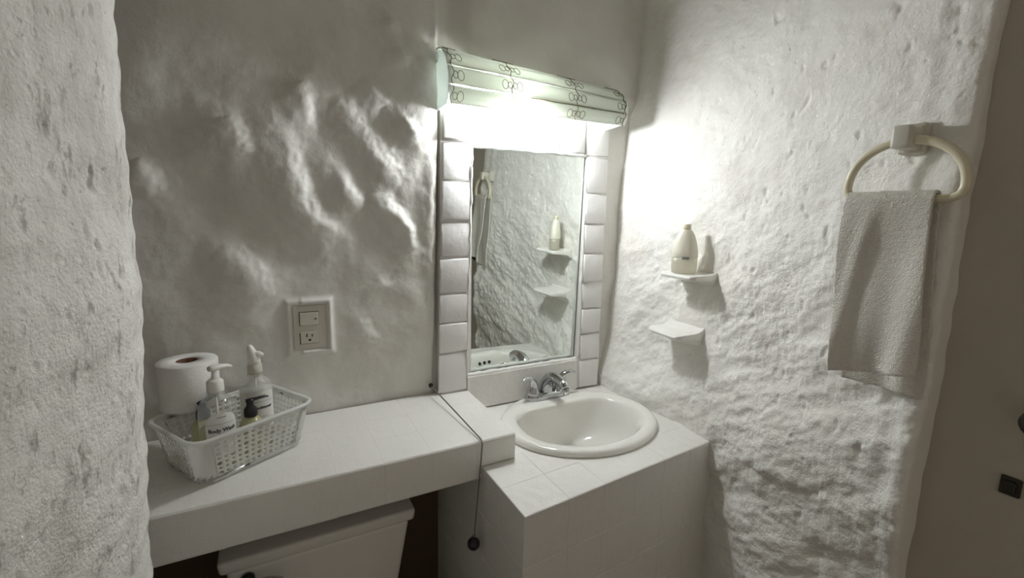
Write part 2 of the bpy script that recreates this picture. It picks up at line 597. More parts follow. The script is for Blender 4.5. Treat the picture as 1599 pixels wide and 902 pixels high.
def f_right(U, V):
    s, z = U, V      # s runs along -y, then rounds the edge into the door jamb
    e0 = 0.934 + 0.008 * pn(z * 5, z * 0 + 4.4) + 0.004 * pn(z * 19, z * 0 + 1.4)
    R = 0.016
    a = np.clip((s - (e0 - R)) / (R * PI / 2), 0, 1) * PI / 2
    y = -np.where(s < e0 - R, s, (e0 - R) + R * np.sin(a))
    jam = np.where(s > e0 - R, R * (1 - np.cos(a)), 0) + np.maximum(0, s - (e0 - R + R * PI / 2))
    x = right_base(np.maximum(y, -0.95), z)
    # hammered stone-like relief: long slanting ledges low down, finer lumps above
    yy = -y
    k = 1 - sm(1.15, 1.5, z)
    p = yy * 0.80 + (z) * 0.60
    q = -yy * 0.55 + z * 0.85
    ledge = fbm(p * 3.2 + 2, q * 9 + 1, 4, 0.5)
    lumps = fbm(yy * 7 + 3, z * 7.5, 5, 0.52)
    fine = fbm(yy * 27, z * 25 + 8, 4, 0.62)
    rid = 0.5 - np.abs(fbm(yy * 11 + 7, z * 13, 3))
    amp = sm(0.02, 0.14, yy)
    big = fbm(yy * 3.6 + 9, z * 4.4 + 2, 2)
    up = sm(1.25, 1.7, z)
    h = 0.0075 * lumps * (1 - 0.25 * up) + amp * ((0.003 + 0.012 * k) * ledge + 0.0035 * rid) + 0.0024 * fine * (0.6 + 0.7 * k) * sm(-0.05, 0.25, yy)
    h = h + 0.008 * big * (0.4 + 0.6 * k)
    pit = sm(0.40, 0.62, fbm(yy * 30 + 5, z * 22 + 9, 2)) * sm(0.30, 0.55, yy)
    h = h - 0.004 * pit
    h = h + 0.008 * fbm(yy * 2.2 + 1.7, z * 2.0 + 4, 2)
    # vertical runs next to the door edge
    h = h + 0.008 * sm(0.78, 0.9, yy) * pn(yy * 26 + 2, z * 2.5)
    # calm spots behind the soap dishes
    for cy, cz in ((0.33, 1.265), (0.33, 1.095)):
        m_ = np.exp(-(((yy - cy) / 0.09) ** 2 + ((z - cz) / 0.035) ** 2))
        h = h * (1 - 0.8 * m_)
    return x + jam - h, y, z


struct('wall_right', grid('wall_right', np.concatenate([np.linspace(-0.03, 0.89, 290), np.linspace(0.893, 1.02, 44)]), np.concatenate([np.linspace(0, 0.5, 24)[:-1], np.linspace(0.5, 2.1, 470), np.linspace(2.1, 2.45, 40)[1:]]), f_right), M['plaster_right'])


def f_left(U, V):
    s, z = U, V       # s: 0 at the rounded edge, growing towards the viewer; negative runs back into the alcove
    R = 0.035
    e = -0.157 + np.interp(z, [0.5, 0.86, 0.97, 1.26, 1.44, 1.68, 2.4], [-0.02, -0.024, -0.014, 0.004, 0.004, 0.012, 0.02]) + 0.006 * pn(z * 9, z * 0 + 3.3) + 0.004 * pn(z * 30, z * 0 + 6)
    a = np.clip(-s / R, 0, PI / 2)
    fx = np.maximum(0, s)
    x = e - R * (1 - np.cos(a)) - np.maximum(0, -s - R * PI / 2) - 0.085 * np.clip(fx / 0.35, 0, 3) ** 1.2 + 0.019 * sm(-0.02, 0.085, fx)
    y = -0.45 - R + R * np.sin(a) - fx
    h = 0.010 * fbm(s * 5, z * 3, 2) + 0.0011 * fbm(s * 26, z * 16, 3, 0.5) + 0.0004 * fbm(s * 90, z * 90, 2)
    n1 = fbm(s * 38 + 3, z * 17, 4, 0.65)
    n2 = fbm(s * 75 + 3, z * 48 + 5, 2)
    h = h - 0.0032 * sm(0.40, 0.75, n1) - 0.0020 * sm(0.42, 0.62, n2)
    return x + h * np.cos(a), y + h * np.sin(a), z


struct('wall_left', grid('wall_left', np.concatenate([np.linspace(-0.5, -0.06, 12)[:-1], np.linspace(-0.06, 0.6, 260), np.linspace(0.6, 1.85, 30)[1:]]), np.concatenate([np.linspace(0, 0.7, 30)[:-1], np.linspace(0.7, 2.0, 440), np.linspace(2.0, 2.45, 30)[1:]]), f_left), M['plaster_left'])

bm = bmesh.new(); box(bm, (-0.80, -2.4, -0.05), (1.25, 0.05, 0.0)); struct('floor', bm_mesh('floor', bm), M['floor'], False)
bm = bmesh.new(); box(bm, (-0.80, -2.4, 2.44), (1.25, 0.05, 2.5)); struct('ceiling', bm_mesh('ceiling', bm), M['room'], False)
bm = bmesh.new(); box(bm, (-0.80, -2.4, 2.1), (1.25, -2.3, 2.44)); struct('wall_rear', bm_mesh('wall_rear', bm), M['room'], False)  # top band only; the opening below is added to let fill light in
bm = bmesh.new(); box(bm, (-0.80, -0.5, 0), (-0.72, 0.05, 2.44)); struct('wall_alcove', bm_mesh('wall_alcove', bm), M['brown_wall_shade'], False)

bm = bmesh.new(); box(bm, (-0.74, -0.012, 0), (0.425, 0.03, 0.789)); struct('shaded_wall_panel_1', bm_mesh('shaded_wall_panel_1', bm), M['brown_wall_shade'], False)  # added panel under the shelf: brown wall colour with the shade painted in

# door leaf standing in its opening beyond the plaster edge
DX = 1.01
LPY = -1.040
door = bpy.data.objects.new('door_1', None)
door.location = (DX, -1.35, 0)
C.objects.link(door)
tag(door, kind='structure')
link('door_leaf', boxmesh('door_leaf', (DX, -1.80, 0.01), (DX + 0.04, -0.905, 2.40), 0.003), M['door'], door, False)
pl = link('latch_plate', boxmesh('latch_plate', (DX - 0.005, LPY - 0.012, 1.000), (DX + 0.001, LPY + 0.012, 1.030), 0.002), M['bronze'], door, False)
link('latch_bolt', boxmesh('latch_bolt', (DX - 0.009, LPY - 0.007, 1.006), (DX - 0.004, LPY + 0.006, 1.024), 0.002), M['bronze'], pl, False)
kn = link('door_knob', lathe('door_knob', [(0.0, 0), (0.016, 0.002), (0.016, 0.01), (0.008, 0.014), (0.008, 0.028), (0.018, 0.034), (0.022, 0.044), (0.018, 0.054), (0.0, 0.056)], n=20), M['bronze'], None)
kn.data.transform(Matrix.Translation((DX, LPY - 0.024, 1.135)) @ Matrix.Rotation(-PI / 2, 4, 'Y'))
kn.parent = door; kn.location = -door.location

# ------------------------------------------------------------------ tiled mirror surround
sur = empty('mirror_surround', (0.72, -0.01, 0.82), 'white painted tile surround framing the wall mirror above the basin', 'tile surround')
bm = bmesh.new()
MX0, MX1, MZ0, MZ1 = 0.527, 0.922, 0.934, 1.603
D0 = 0.016
yb = FY + 0.008
box(bm, (0.435, yb, 0.826), (MX0 + 0.002, D0, 1.71))
box(bm, (MX1 + 0.004, yb, 0.826), (1.005, D0, 1.71))
box(bm, (MX0 + 0.002, yb, MZ1 + 0.003), (MX1 + 0.004, D0, 1.71))
box(bm, (MX0 + 0.002, yb, 0.826), (MX1 + 0.004, D0, MZ0 - 0.003))
link('mortar_bed', bm_mesh('mortar_bed', bm), M['grout'], sur, False)


def lean(x, z):     # the whole surround leans a little to the left towards its foot
    return x + (z - 1.6) * 0.020 if x < 0.7 else x + (z - 1.6) * (-0.008)


def ft(x0, x1, z0, z1, le=True):
    q = [(lean(x0, z0) if le else x0, yb, z0), (lean(x1, z0) if le else x1, yb, z0), (lean(x1, z1) if le else x1, yb, z1), (lean(x0, z1) if le else x0, yb, z1)]
    add_tile(q, M['frame_tile'], sur, t=0.008 + random.uniform(-.0015, .002), joint=0.0055, bev=0.0045, wob=0.0022)


zl = [0.893, 1.012, 1.103, 1.190, 1.293, 1.395, 1.506, 1.610, 1.715]
for a, b in zip(zl[:-1], zl[1:]):
    ft(0.437, 0.528, a, b)
xt = [0.532, 0.628, 0.724, 0.820, 0.915, 1.010]
for a, b in zip(xt[:-1], xt[1:]):
    ft(a, b, 1.608, 1.715, False)
zr = [0.825, 0.925, 1.018, 1.106, 1.198, 1.294, 1.391, 1.490, 1.606]
for a, b in zip(zr[:-1], zr[1:]):
    ft(0.924, 1.010, a, b)
xb = [0.515, 0.722, 0.921]
for a, b in zip(xb[:-1], xb[1:]):
    add_tile([(a, yb, 0.826), (b, yb, 0.826), (b, yb, 0.932), (a, yb, 0.932)], M['paint'], sur, smooth=False, t=0.008, joint=0.0, bev=0.003, wob=0.0003, bevs=(0.001, 0.0006, 0.003, 0.0006), crown=0.0003)
# uneven bead of plaster sealing the glass to the tiles
bead = []
random.seed(11)
def rr(a=0.0022): return random.uniform(-a, a)
for k in range(40):
    t = k / 39
    bead.append((MX0 - 0.001 + rr(), FY + 0.002, MZ1 + (MZ0 - MZ1) * t))
bead = [(lean(p[0], p[2]), p[1], p[2]) for p in bead]
link('plaster_bead', tube('plaster_bead', bead, [0.0035 + rr(0.0014) for _ in bead], 8), M['paint'], sur)
bead = [(lean(MX0, MZ0) + (MX1 - lean(MX0, MZ0)) * k / 29, FY + 0.010, MZ0 - 0.001 + rr(0.0012)) for k in range(30)]
link('plaster_bead', tube('plaster_bead', bead, [0.008 + rr(0.001) for _ in bead], 8), M['paint'], sur)
bead = [(MX0 + (MX1 - MX0) * k / 24, FY + 0.004, MZ1 + 0.003 + rr(0.0015)) for k in range(25)]
link('plaster_bead', tube('plaster_bead', bead, [0.004 + rr(0.001) for _ in bead], 8), M['paint'], sur)
bead = [(MX1 + 0.005 + rr(0.0016), FY + 0.006, MZ0 + (MZ1 - MZ0) * k / 39) for k in range(40)]
link('plaster_bead', tube('plaster_bead', bead, [0.004 + rr(0.001) for _ in bead], 8), M['paint'], sur)

mir = empty('wall_mirror', (0.72, 0.0, MZ0), 'rectangular frameless mirror set into the white tile surround', 'mirror')
tl = 0.022      # the top of the glass leans out by a centimetre and a half
def tilt(me, z0, y0):
    for v in me.vertices:
        v.co.y -= (v.co.z - z0) * tl - y0
x0a = lean(MX0, MZ0) - 0.004
g = boxmesh('glass', (x0a, -0.002, MZ0 + 0.002), (MX1 - 0.001, 0.001, MZ1 + 0.002), 0.0008, 1)
tilt(g, MZ0, 0.002)
link('glass', g, M['mirror'], mir, False)
g = boxmesh('gap_shadow_plate', (x0a, 0.0035, MZ0 - 0.002), (MX1 + 0.0035, 0.006, MZ1 + 0.003))  # dark plate added to paint the shadow in the gap round the glass
tilt(g, MZ0, 0.002)
link('gap_shadow_plate', g, M['gap_shadow'], mir, False)

# ------------------------------------------------------------------ lamp above the mirror
lamp = empty('vanity_light', (0.71, -0.03, 1.69), 'half-round pale reed vanity light laced with wire above the mirror', 'light')
LX0, LX1 = 0.422, 1.000


def lz(x):      # bottom and top of the shade at x
    t = (x - LX0) / (LX1 - LX0)
    return 1.688 + 0.004 * t, 1.838 - 0.028 * t


PH0, PH1 = PI / 2, -math.asin(0.35 / 0.65)


def shade_pt(x, u, off=0.0):
    zb, zt = lz(x)
    hgt = zt - zb
    c = zb + 0.35 * hgt
    ph = PH0 + (PH1 - PH0) * u
    y = -0.024 - 0.094 * math.cos(ph)
    z = c + 0.65 * hgt * math.sin(ph)
    n = Vector((0, -math.cos(ph), math.sin(ph)))
    return Vector((x, y, z)) + n * off


us = [0.0, 0.30, 0.545, 0.775, 1.0]
random.seed(5)
for i in range(4):
    vs, fs = [], []
    nx, nu = 40, 8
    ua, ub = us[i] + (0.006 if i else 0), us[i + 1] - 0.006
    lift = random.uniform(-0.001, 0.001)
    for side in (0, 1):
        for ix in range(nx + 1):
            x = LX0 + (LX1 - LX0) * ix / nx
            wob = 0.005 * math.sin(ix * 0.35 + i * 2.1) + random.uniform(-0.0025, 0.0025)
            for iu in range(nu + 1):
                u = ua + (ub - ua) * iu / nu
                if iu == 0: u += abs(wob) if i else 0
                if iu == nu: u += -abs(wob)
                th = 0.0 if side else 0.004
                cr = 0.0012 * math.sin(iu / nu * PI) + 0.0005 * math.sin(iu * 2.4 + ix * .1)
                vs.append(shade_pt(x, u, lift + cr - th))
    S = (nx + 1) * (nu + 1)
    def id_(s, ix, iu): return s * S + ix * (nu + 1) + iu
    for ix in range(nx):
        for iu in range(nu):
            fs.append((id_(1, ix, iu), id_(1, ix + 1, iu), id_(1, ix + 1, iu + 1), id_(1, ix, iu + 1)))
            fs.append((id_(0, ix, iu), id_(0, ix, iu + 1), id_(0, ix + 1, iu + 1), id_(0, ix + 1, iu)))
        for iu in (0, nu):
            fs.append((id_(0, ix, iu), id_(0, ix + 1, iu), id_(1, ix + 1, iu), id_(1, ix, iu)))
    for ix in (0, nx):
        for iu in range(nu):
            fs.append((id_(0, ix, iu), id_(0, ix, iu + 1), id_(1, ix, iu + 1), id_(1, ix, iu)))
    link('slat', mesh('slat', vs, fs), M['shade'], lamp)
for x in (LX0 + 0.003, LX1 - 0.012):
    bm = bmesh.new()
    ring = [shade_pt(x, k / 20, -0.0045) for k in range(21)]
    zb, zt = lz(x)
    ring += [Vector((x, 0.002 if x < 0.5 else -0.02, zb - 0.002)), Vector((x, 0.002 if x < 0.5 else -0.02, zt - 0.005))]
    f1 = bm.faces.new([bm.verts.new(p) for p in ring])
    r = bmesh.ops.extrude_face_region(bm, geom=[f1])
    for v in r['geom']:
        if isinstance(v, bmesh.types.BMVert): v.co.x += 0.006
    link('end_cap', bm_mesh('end_cap', bm), M['end_cap'], lamp, False)
for i in (1, 2, 3):      # dark strip added behind each joint to paint its shadow; the lowest joint is open towards the left end
    xa = 0.66 if i == 3 else LX0 + 0.012
    pts = [shade_pt(xa + (LX1 - 0.012 - xa) * k / 24, us[i], -0.0065) for k in range(25)]
    link('joint_shadow_strip', tube('joint_shadow_strip', pts, 0.0032, 6), M['wire'], lamp)
# wire lacing: a stitched line following the curve and a pair of loops at each joint
for x in (LX0 + 0.010, 0.600, 0.810, LX1 - 0.012):
    pts = [shade_pt(x + 0.0035 * math.sin(k * 0.9), 0.01 + 0.98 * k / 36, 0.0025) for k in range(37)]
    lc = link('lacing', tube('lacing', pts, 0.0011, 6), M['wire'], lamp)
    for u in (0.16, 0.42, 0.665, 0.90):
        if u > 0.8 and x in (0.600,): continue
        for sx_ in ((1,) if x < 0.45 else (-1,) if x > 0.9 else (1, -1)):
            for r_, cx_ in ((0.0085, 0.022), (0.006, 0.0075)):
                lp = []
                for k in range(18):
                    a = 2 * PI * k / 18
                    lp.append(shade_pt(min(LX1, max(LX0, x + sx_ * (cx_ + r_ * math.cos(a)))), u + 0.060 * (r_ / 0.0085) * math.sin(a), 0.0028))
                link('loop', tube('loop', lp, 0.0008, 5, closed=True), M['wire'], lc)
bl = [(0.0, -0.034)]
for k in range(1, 14):
    a = -PI / 2 + k / 14 * (PI * 0.83)
    bl.append((BULB_R * math.cos(a), BULB_R * math.sin(a)))
bl += [(0.0135, 0.040), (0.013, 0.052)]
BT = Matrix.Translation(BULB) @ Matrix.Rotation(math.radians(-30), 4, 'X')
bme = lathe('bulb', bl, n=28); bme.transform(BT)
link('bulb', bme, M['bulb'], lamp)
sme = lathe('socket', [(0.0, 0.050), (0.016, 0.052), (0.018, 0.070), (0.014, 0.084), (0.0, 0.086)], n=20); sme.transform(BT)
link('socket', sme, M['white_plastic'], lamp)
link('top_light_block', boxmesh('top_light_block', (LX0 + 0.002, -0.030, 1.806), (LX1 - 0.004, 0.004, 1.811), 0.001), M['shade'], lamp, False)  # added strip that blocks lamplight leaking up behind the shade
link('bracket', boxmesh('bracket', (BULB[0] - 0.02, -0.066, 1.724), (BULB[0] + 0.02, -0.016, 1.740), 0.002), M['white_plastic'], lamp, False)

# ------------------------------------------------------------------ shelf of painted tiles over the toilet
shelf = empty('tiled_shelf', (0.0, -0.16, 0.79), 'thick white tiled masonry shelf running from left wall to basin counter', 'shelf')
bm = bmesh.new()
SFY = -0.322
JB = 0.00025
T = 0.005
box(bm, (-0.70, SFY - 0.0052, 0.7925), (0.428, 0.0, SHELF_Z - 0.0006), 0.005, 3)
box(bm, (0.424, SFY - 0.0052, VAN_Z + 0.001), (0.5152, 0.0, SHELF_Z - 0.0006), 0.005, 3)
link('mortar_core', bm_mesh('mortar_core', bm), M['grout'], shelf, True)
random.seed(21)
xs = [-0.70, -0.60, -0.50, -0.40, -0.30, -0.20, -0.098, 0.004, 0.101, 0.199, 0.305, 0.412, 0.516]
ys = [SFY - 0.004, -0.215, -0.108, 0.0]
for a, b in zip(xs[:-1], xs[1:]):
    for c_, d_ in zip(ys[:-1], ys[1:]):
        add_tile([(a, c_, SHELF_Z - T), (b, c_, SHELF_Z - T), (b, d_, SHELF_Z - T), (a, d_, SHELF_Z - T)], M['paint'], shelf, smooth=False, t=T + random.uniform(-.00015, .00015), joint=0.0, bev=0.0020, wob=0.00015, crown=0.0002, bevs=(0.0045 if c_ < SFY else JB, JB, JB, JB))
for a, b in zip(xs[:-1], xs[1:]):
    zlo = 0.792 if b < 0.42 else VAN_Z + 0.001
    segs = [(a, b, zlo)]
    if a < 0.426 < b:
        segs = [(a, 0.426, 0.792), (0.426, b, VAN_Z + 0.001)]
    for a2, b2, zz in segs:
        add_tile([(a2, SFY, zz), (b2, SFY, zz), (b2, SFY, SHELF_Z - 0.002), (a2, SFY, SHELF_Z - 0.002)], M['paint'], shelf, smooth=False, t=0.006 + random.uniform(-.0003, .0003), joint=0.0, bev=0.0025, wob=0.0003, crown=0.0003, bevs=(0.005, JB, 0.004, JB))
for c_, d_ in zip(ys[:-1], ys[1:]):
    add_tile([(0.512, c_, VAN_Z + 0.001), (0.512, d_, VAN_Z + 0.001), (0.512, d_, SHELF_Z - 0.002), (0.512, c_, SHELF_Z - 0.002)], M['paint'], shelf, smooth=False, t=0.004, joint=0.0002, bev=0.002, wob=0.0005, crown=0.0002, bevs=(JB, JB, 0.003, JB))

# ------------------------------------------------------------------ vanity block
van = empty('vanity_counter', (0.74, -0.25, 0.0), 'white tiled masonry vanity block holding the oval basin', 'vanity')
VX0, VX1 = 0.428, 1.045
def vfy(x): return -0.529 + (x - 0.428) * 0.082
bm = bmesh.new()
tv = 0.005
tc_ = 0.0007
pts = [(VX0 + tc_, vfy(VX0) + tc_), (VX1 + 0.02, vfy(VX1 + .02) + tc_), (VX1 + 0.02, -0.0), (VX0 + tc_, -0.0)]
lo = [bm.verts.new((x, y, 0.001)) for x, y in pts]
hi = [bm.verts.new((x, y, VAN_Z - 0.0006)) for x, y in pts]
bm.faces.new(lo[::-1]); bm.faces.new(hi)
for i in range(4):
    j = (i + 1) % 4
    bm.faces.new((lo[i], lo[j], hi[j], hi[i]))
core = link('mortar_core', bm_mesh('mortar_core', bm), M['grout'], van, False)
BX, BY = 0.785, -0.228           # basin centre
cutter = link('cutter', lathe('cutter', [(1, -0.25), (1, 0.1)], (BX, BY, VAN_Z), 48, 0.222, 0.190), M['dark'], None, False)
cut(core, cutter)
random.seed(33)
cols = [VX0, 0.545, 0.649, 0.752, 0.855, 0.957, VX1 + 0.025]
for i in range(6):
    a, b = cols[i], cols[i + 1]
    rows = [0.0, 0.2, 0.4, 0.6, 0.8, 1.0]
    for r0, r1 in zip(rows[:-1], rows[1:]):
        fa, fb = vfy(a) - 0.003, vfy(b) - 0.003
        q = [(a, fa * r1, VAN_Z - tv), (b, fb * r1, VAN_Z - tv), (b, fb * r0, VAN_Z - tv), (a, fa * r0, VAN_Z - tv)]
        me, c_ = tile_mesh(q, t=tv + random.uniform(-.00015, .00015), joint=0.0, bev=0.002, wob=0.00015, crown=0.0002, bevs=(0.004 if r1 == 1.0 else JB, JB, JB, 0.004 if i == 0 else JB))
        # where the tile lies against the basin hole
        dmin = min(((p[0] - BX) / 0.225) ** 2 + ((p[1] - BY) / 0.193) ** 2 for p in
                   [(a + (b - a) * s, (fa * r1) + (fa * r0 - fa * r1) * t) for s in (0, .25, .5, .75, 1) for t in (0, .25, .5, .75, 1)])
        dmax = max(((p[0] - BX) / 0.222) ** 2 + ((p[1] - BY) / 0.19) ** 2 for p in q)
        if dmax < 1.0:
            continue
        o = link('tile', me, M['paint'], None, False)
        if dmin < 1.05:
            cut(o, cutter)
        o.parent = van
        o.location = -van.location
bpy.data.objects.remove(cutter)
zr = [VAN_Z - 0.002, 0.698, 0.585, 0.472, 0.359, 0.246, 0.133, 0.004]
for i in range(6):
    a, b = cols[i], cols[i + 1]
    for k in range(7):
        z1, z0 = zr[k], zr[k + 1]
        add_tile([(a, vfy(a) + tv, z0), (b, vfy(b) + tv, z0), (b, vfy(b) + tv, z1), (a, vfy(a) + tv, z1)], M['paint'], van, smooth=False, t=0.005 + random.uniform(-.0003, .0003), joint=0.0, bev=0.002, wob=0.0003, crown=0.0003, bevs=(0.0008, JB, 0.0012, JB))
yl = [0.0, 0.078, 0.19, 0.303, 0.415, 0.528]
for k in range(7):
    z1, z0 = zr[k], zr[k + 1]
    for c_, d_ in zip(yl[:-1], yl[1:]):
        if z1 > 0.8 and c_ < 0.3:
            z1b = 0.789
            if d_ <= 0.304: zz1 = z1b
            else: zz1 = z1
        else:
            zz1 = z1
        add_tile([(VX0 + tv, -c_, z0), (VX0 + tv, -d_, z0), (VX0 + tv, -d_, zz1), (VX0 + tv, -c_, zz1)], M['paint'], van, smooth=False, t=0.005 + random.uniform(-.0003, .0003), joint=0.0, bev=0.002, wob=0.0003, crown=0.0003, bevs=(0.0008, JB, 0.0012, JB))

# ------------------------------------------------------------------ basin
bas = empty('washbasin', (BX, BY, VAN_Z), 'oval white porcelain drop-in basin in the tiled counter', 'washbasin')
AO, BO = 0.238, 0.202
ICX, ICY, AI, BI = 0.785, -0.245, 0.186, 0.142


def inner(t, s=1.0, cx=ICX, cy=ICY):
    x = AI * s * math.cos(t)
    y = BI * s * math.sin(t)
    lim = 0.120 * s
    if y > 0:      # flatten the back for the tap ledge
        y = lim * (1 - (1 - min(1, y / (BI * s))) ** 1.9)
        x = AI * s * math.copysign(abs(math.cos(t)) ** 0.75, math.cos(t))
    return cx + x, cy + y


vs, fs = [], []
NB = 72
rings = []
for k in range(NB):
    pass
def ell(t, s): return BX + AO * s * math.cos(t), BY + BO * s * math.sin(t)
for s, z in ((0.93, -0.012), (0.985, 0.0005), (1.0, 0.003), (1.0, 0.010), (0.985, 0.0155), (0.955, 0.018)):
    rings.append([(*ell(2 * PI * k / NB, s), z) for k in range(NB)])
def lerp_ring(f, z):
    out = []
    for k in range(NB):
        t = 2 * PI * k / NB
        ex, ey = ell(t, 0.955); ix, iy = inner(t, 1.03)
        out.append((ex + (ix - ex) * f, ey + (iy - ey) * f, z))
    return out
rings.append(lerp_ring(0.35, 0.0185)); rings.append(lerp_ring(0.8, 0.0165))
for s, z in ((1.03, 0.0145), (1.0, 0.010), (0.975, 0.0), (0.955, -0.015), (0.93, -0.045), (0.89, -0.075), (0.82, -0.100), (0.66, -0.120), (0.44, -0.131), (0.22, -0.137), (0.12, -0.139)):
    dz = max(0, 1 - s) * 0.105
    rings.append([(*inner(2 * PI * k / NB, s, ICX - max(0, 1 - s) * 0.10, ICY + dz), z) for k in range(NB)])
for rg in rings:
    vs += [(x, y, VAN_Z + z) for x, y, z in rg]
for i in range(len(rings) - 1):
    for k in range(NB):
        k2 = (k + 1) % NB
        fs.append((i * NB + k, i * NB + k2, (i + 1) * NB + k2, (i + 1) * NB + k))
fs.append(tuple((len(rings) - 1) * NB + k for k in range(NB)))
me = mesh('bowl', vs, fs)
b_ = bmesh.new(); b_.from_mesh(me); bmesh.ops.recalc_face_normals(b_, faces=b_.faces); b_.to_mesh(me); b_.free()
bowl = link('bowl', me, M['porcelain'], bas)
link('drain', lathe('drain', [(0.0, 0.0), (0.020, 0.0), (0.022, 0.002), (0.014, 0.0035), (0.0, 0.003)], (ICX - 0.088, ICY + 0.092, VAN_Z - 0.1388), 24), M['chrome'], bas)
for k in (-1, 0, 1):      # overflow holes in the front wall of the bowl
    t = -PI / 2 - 0.12 + k * 0.125
    x, y = inner(t, 0.955, ICX - 0.0045, ICY + 0.0047)
    n = Vector((ICX - x, (ICY - y), 0.06)).normalized()
    h = lathe('overflow_hole', [(0.0, -0.002), (0.0068, -0.002), (0.0068, 0.002), (0.0, 0.002)], n=14)
    h.transform(Matrix.Translation((x, y, VAN_Z - 0.018)) @ n.to_track_quat('Z', 'Y').to_matrix().to_4x4())
    link('overflow_hole', h, M['dark'], bas, False)

# ------------------------------------------------------------------ tap
FZ = VAN_Z + 0.0175
TX, TY = 0.776, -0.062
fau = empty('tap', (TX, TY, FZ), 'chrome two-handle centerset tap on back ledge of basin', 'tap')
bm = bmesh.new()
prof = [(0.0, 1.0), (0.010, 1.0), (0.016, 0.94), (0.019, 0.82)]
rg_ = []
for z, s in prof:
    ring = []
    for k in range(40):
        a = 2 * PI * k / 40
        ca, sa = math.cos(a), math.sin(a)
        x = 0.0795 * math.copysign(abs(ca) ** 0.55, ca) * (s if s > .9 else .93)
        y = 0.0265 * math.copysign(abs(sa) ** 0.8, sa) * s
        ring.append(bm.verts.new((TX + x, TY + y, FZ + z)))
    rg_.append(ring)
for i in range(3):
    for k in range(40):
        k2 = (k + 1) % 40
        bm.faces.new((rg_[i][k], rg_[i][k2], rg_[i + 1][k2], rg_[i + 1][k]))
bm.faces.new(rg_[0][::-1]); bm.faces.new(rg_[-1])
link('base_plate', bm_mesh('base_plate', bm), M['chrome'], fau)
for s in (-1, 1):
    hx = TX + s * 0.051
    hb = link('handle', lathe('handle', [(0.0, 0.016), (0.023, 0.016), (0.0225, 0.024), (0.018, 0.034), (0.0135, 0.046), (0.011, 0.056), (0.0, 0.060)], (hx, TY, FZ), 24), M['chrome'], fau)
    pts = smooth_pts([(hx - s * 0.002, TY, FZ + 0.040), (hx + s * 0.003, TY - 0.002, FZ + 0.058), (hx + s * 0.014, TY - 0.006, FZ + 0.071), (hx + s * 0.032, TY - 0.012, FZ + 0.077), (hx + s * 0.047, TY - 0.016, FZ + 0.074)], 6)
    n_ = len(pts)
    link('lever', tube('lever', pts, [0.0115 * (1 - k / (n_ - 1)) + 0.0045 for k in range(n_)], 12, flat=[1 - 0.5 * k / (n_ - 1) for k in range(n_)]), M['chrome'], hb)
pts = smooth_pts([(TX, TY + 0.004, FZ + 0.012), (TX, TY + 0.002, FZ + 0.040), (TX, TY - 0.014, FZ + 0.064), (TX, TY - 0.040, FZ + 0.077), (TX, TY - 0.068, FZ + 0.078), (TX, TY - 0.092, FZ + 0.073), (TX, TY - 0.106, FZ + 0.064)], 6)
n_ = len(pts)
sp = link('spout', tube('spout', pts, [0.024 - 0.009 * min(1, k / (n_ * .7)) for k in range(n_)], 18), M['chrome'], fau)
link('aerator', lathe('aerator', [(0.0, -0.012), (0.0105, -0.012), (0.0115, 0.0), (0.0115, 0.006), (0.0, 0.007)], (TX, TY - 0.106, FZ + 0.058), 20), M['chrome'], sp)

# ------------------------------------------------------------------ pull chain with black ball
ch = empty('pull_chain', (0.406, -0.004, 0.917), 'thin steel bead chain with black ball hanging over the shelf edge', 'chain')
link('eyelet', lathe('eyelet', [(0.0, 0), (0.006, 0.0), (0.007, 0.004), (0.004, 0.01), (0.0, 0.011)], n=14), M['dark'], None)
ey = C.objects[-1]
ey.data.transform(Matrix.Translation((0.406, -0.006, 0.918)) @ Matrix.Rotation(PI / 2, 4, 'X'))
ey.parent = ch; ey.location = -ch.location
path = [Vector((0.406, -0.012, 0.917)), Vector((0.415, -0.17, 0.9055)), Vector((0.4235, SFY - 0.006, SHELF_Z + 0.0045)), Vector((0.4238, SFY - 0.0125, SHELF_Z - 0.004)), Vector((0.420, SFY - 0.0135, 0.84)), Vector((0.4045, SFY - 0.0135, 0.652))]
dense = []
for a, b in zip(path[:-1], path[1:]):
    n_ = max(1, int((b - a).length / 0.0012))
    dense += [a + (b - a) * (k / n_) for k in range(n_)]
dense.append(path[-1])
link('bead_string', tube('bead_string', dense, [0.0015 + 0.0008 * math.cos(k * 2 * PI / 3.4) for k in range(len(dense))], 6), M['chain'], ch)
bx_, by_, bz_ = 0.403, SFY - 0.0135, 0.632
bp = [(0.0, -0.0155)]
for k in range(1, 14):
    a = -PI / 2 + PI * k / 14
    bp.append((0.0155 * math.cos(a), 0.0155 * math.sin(a)))
bp.append((0.0, 0.0155))
ball = link('ball', lathe('ball', bp, (bx_, by_, bz_), 22), M['black'], ch)
link('ring', tube('ring', [(bx_ + 0.0055 * math.cos(k * PI / 8), by_, bz_ + 0.0185 + 0.0055 * math.sin(k * PI / 8)) for k in range(16)], 0.0011, 6, closed=True), M['chain'], ball)

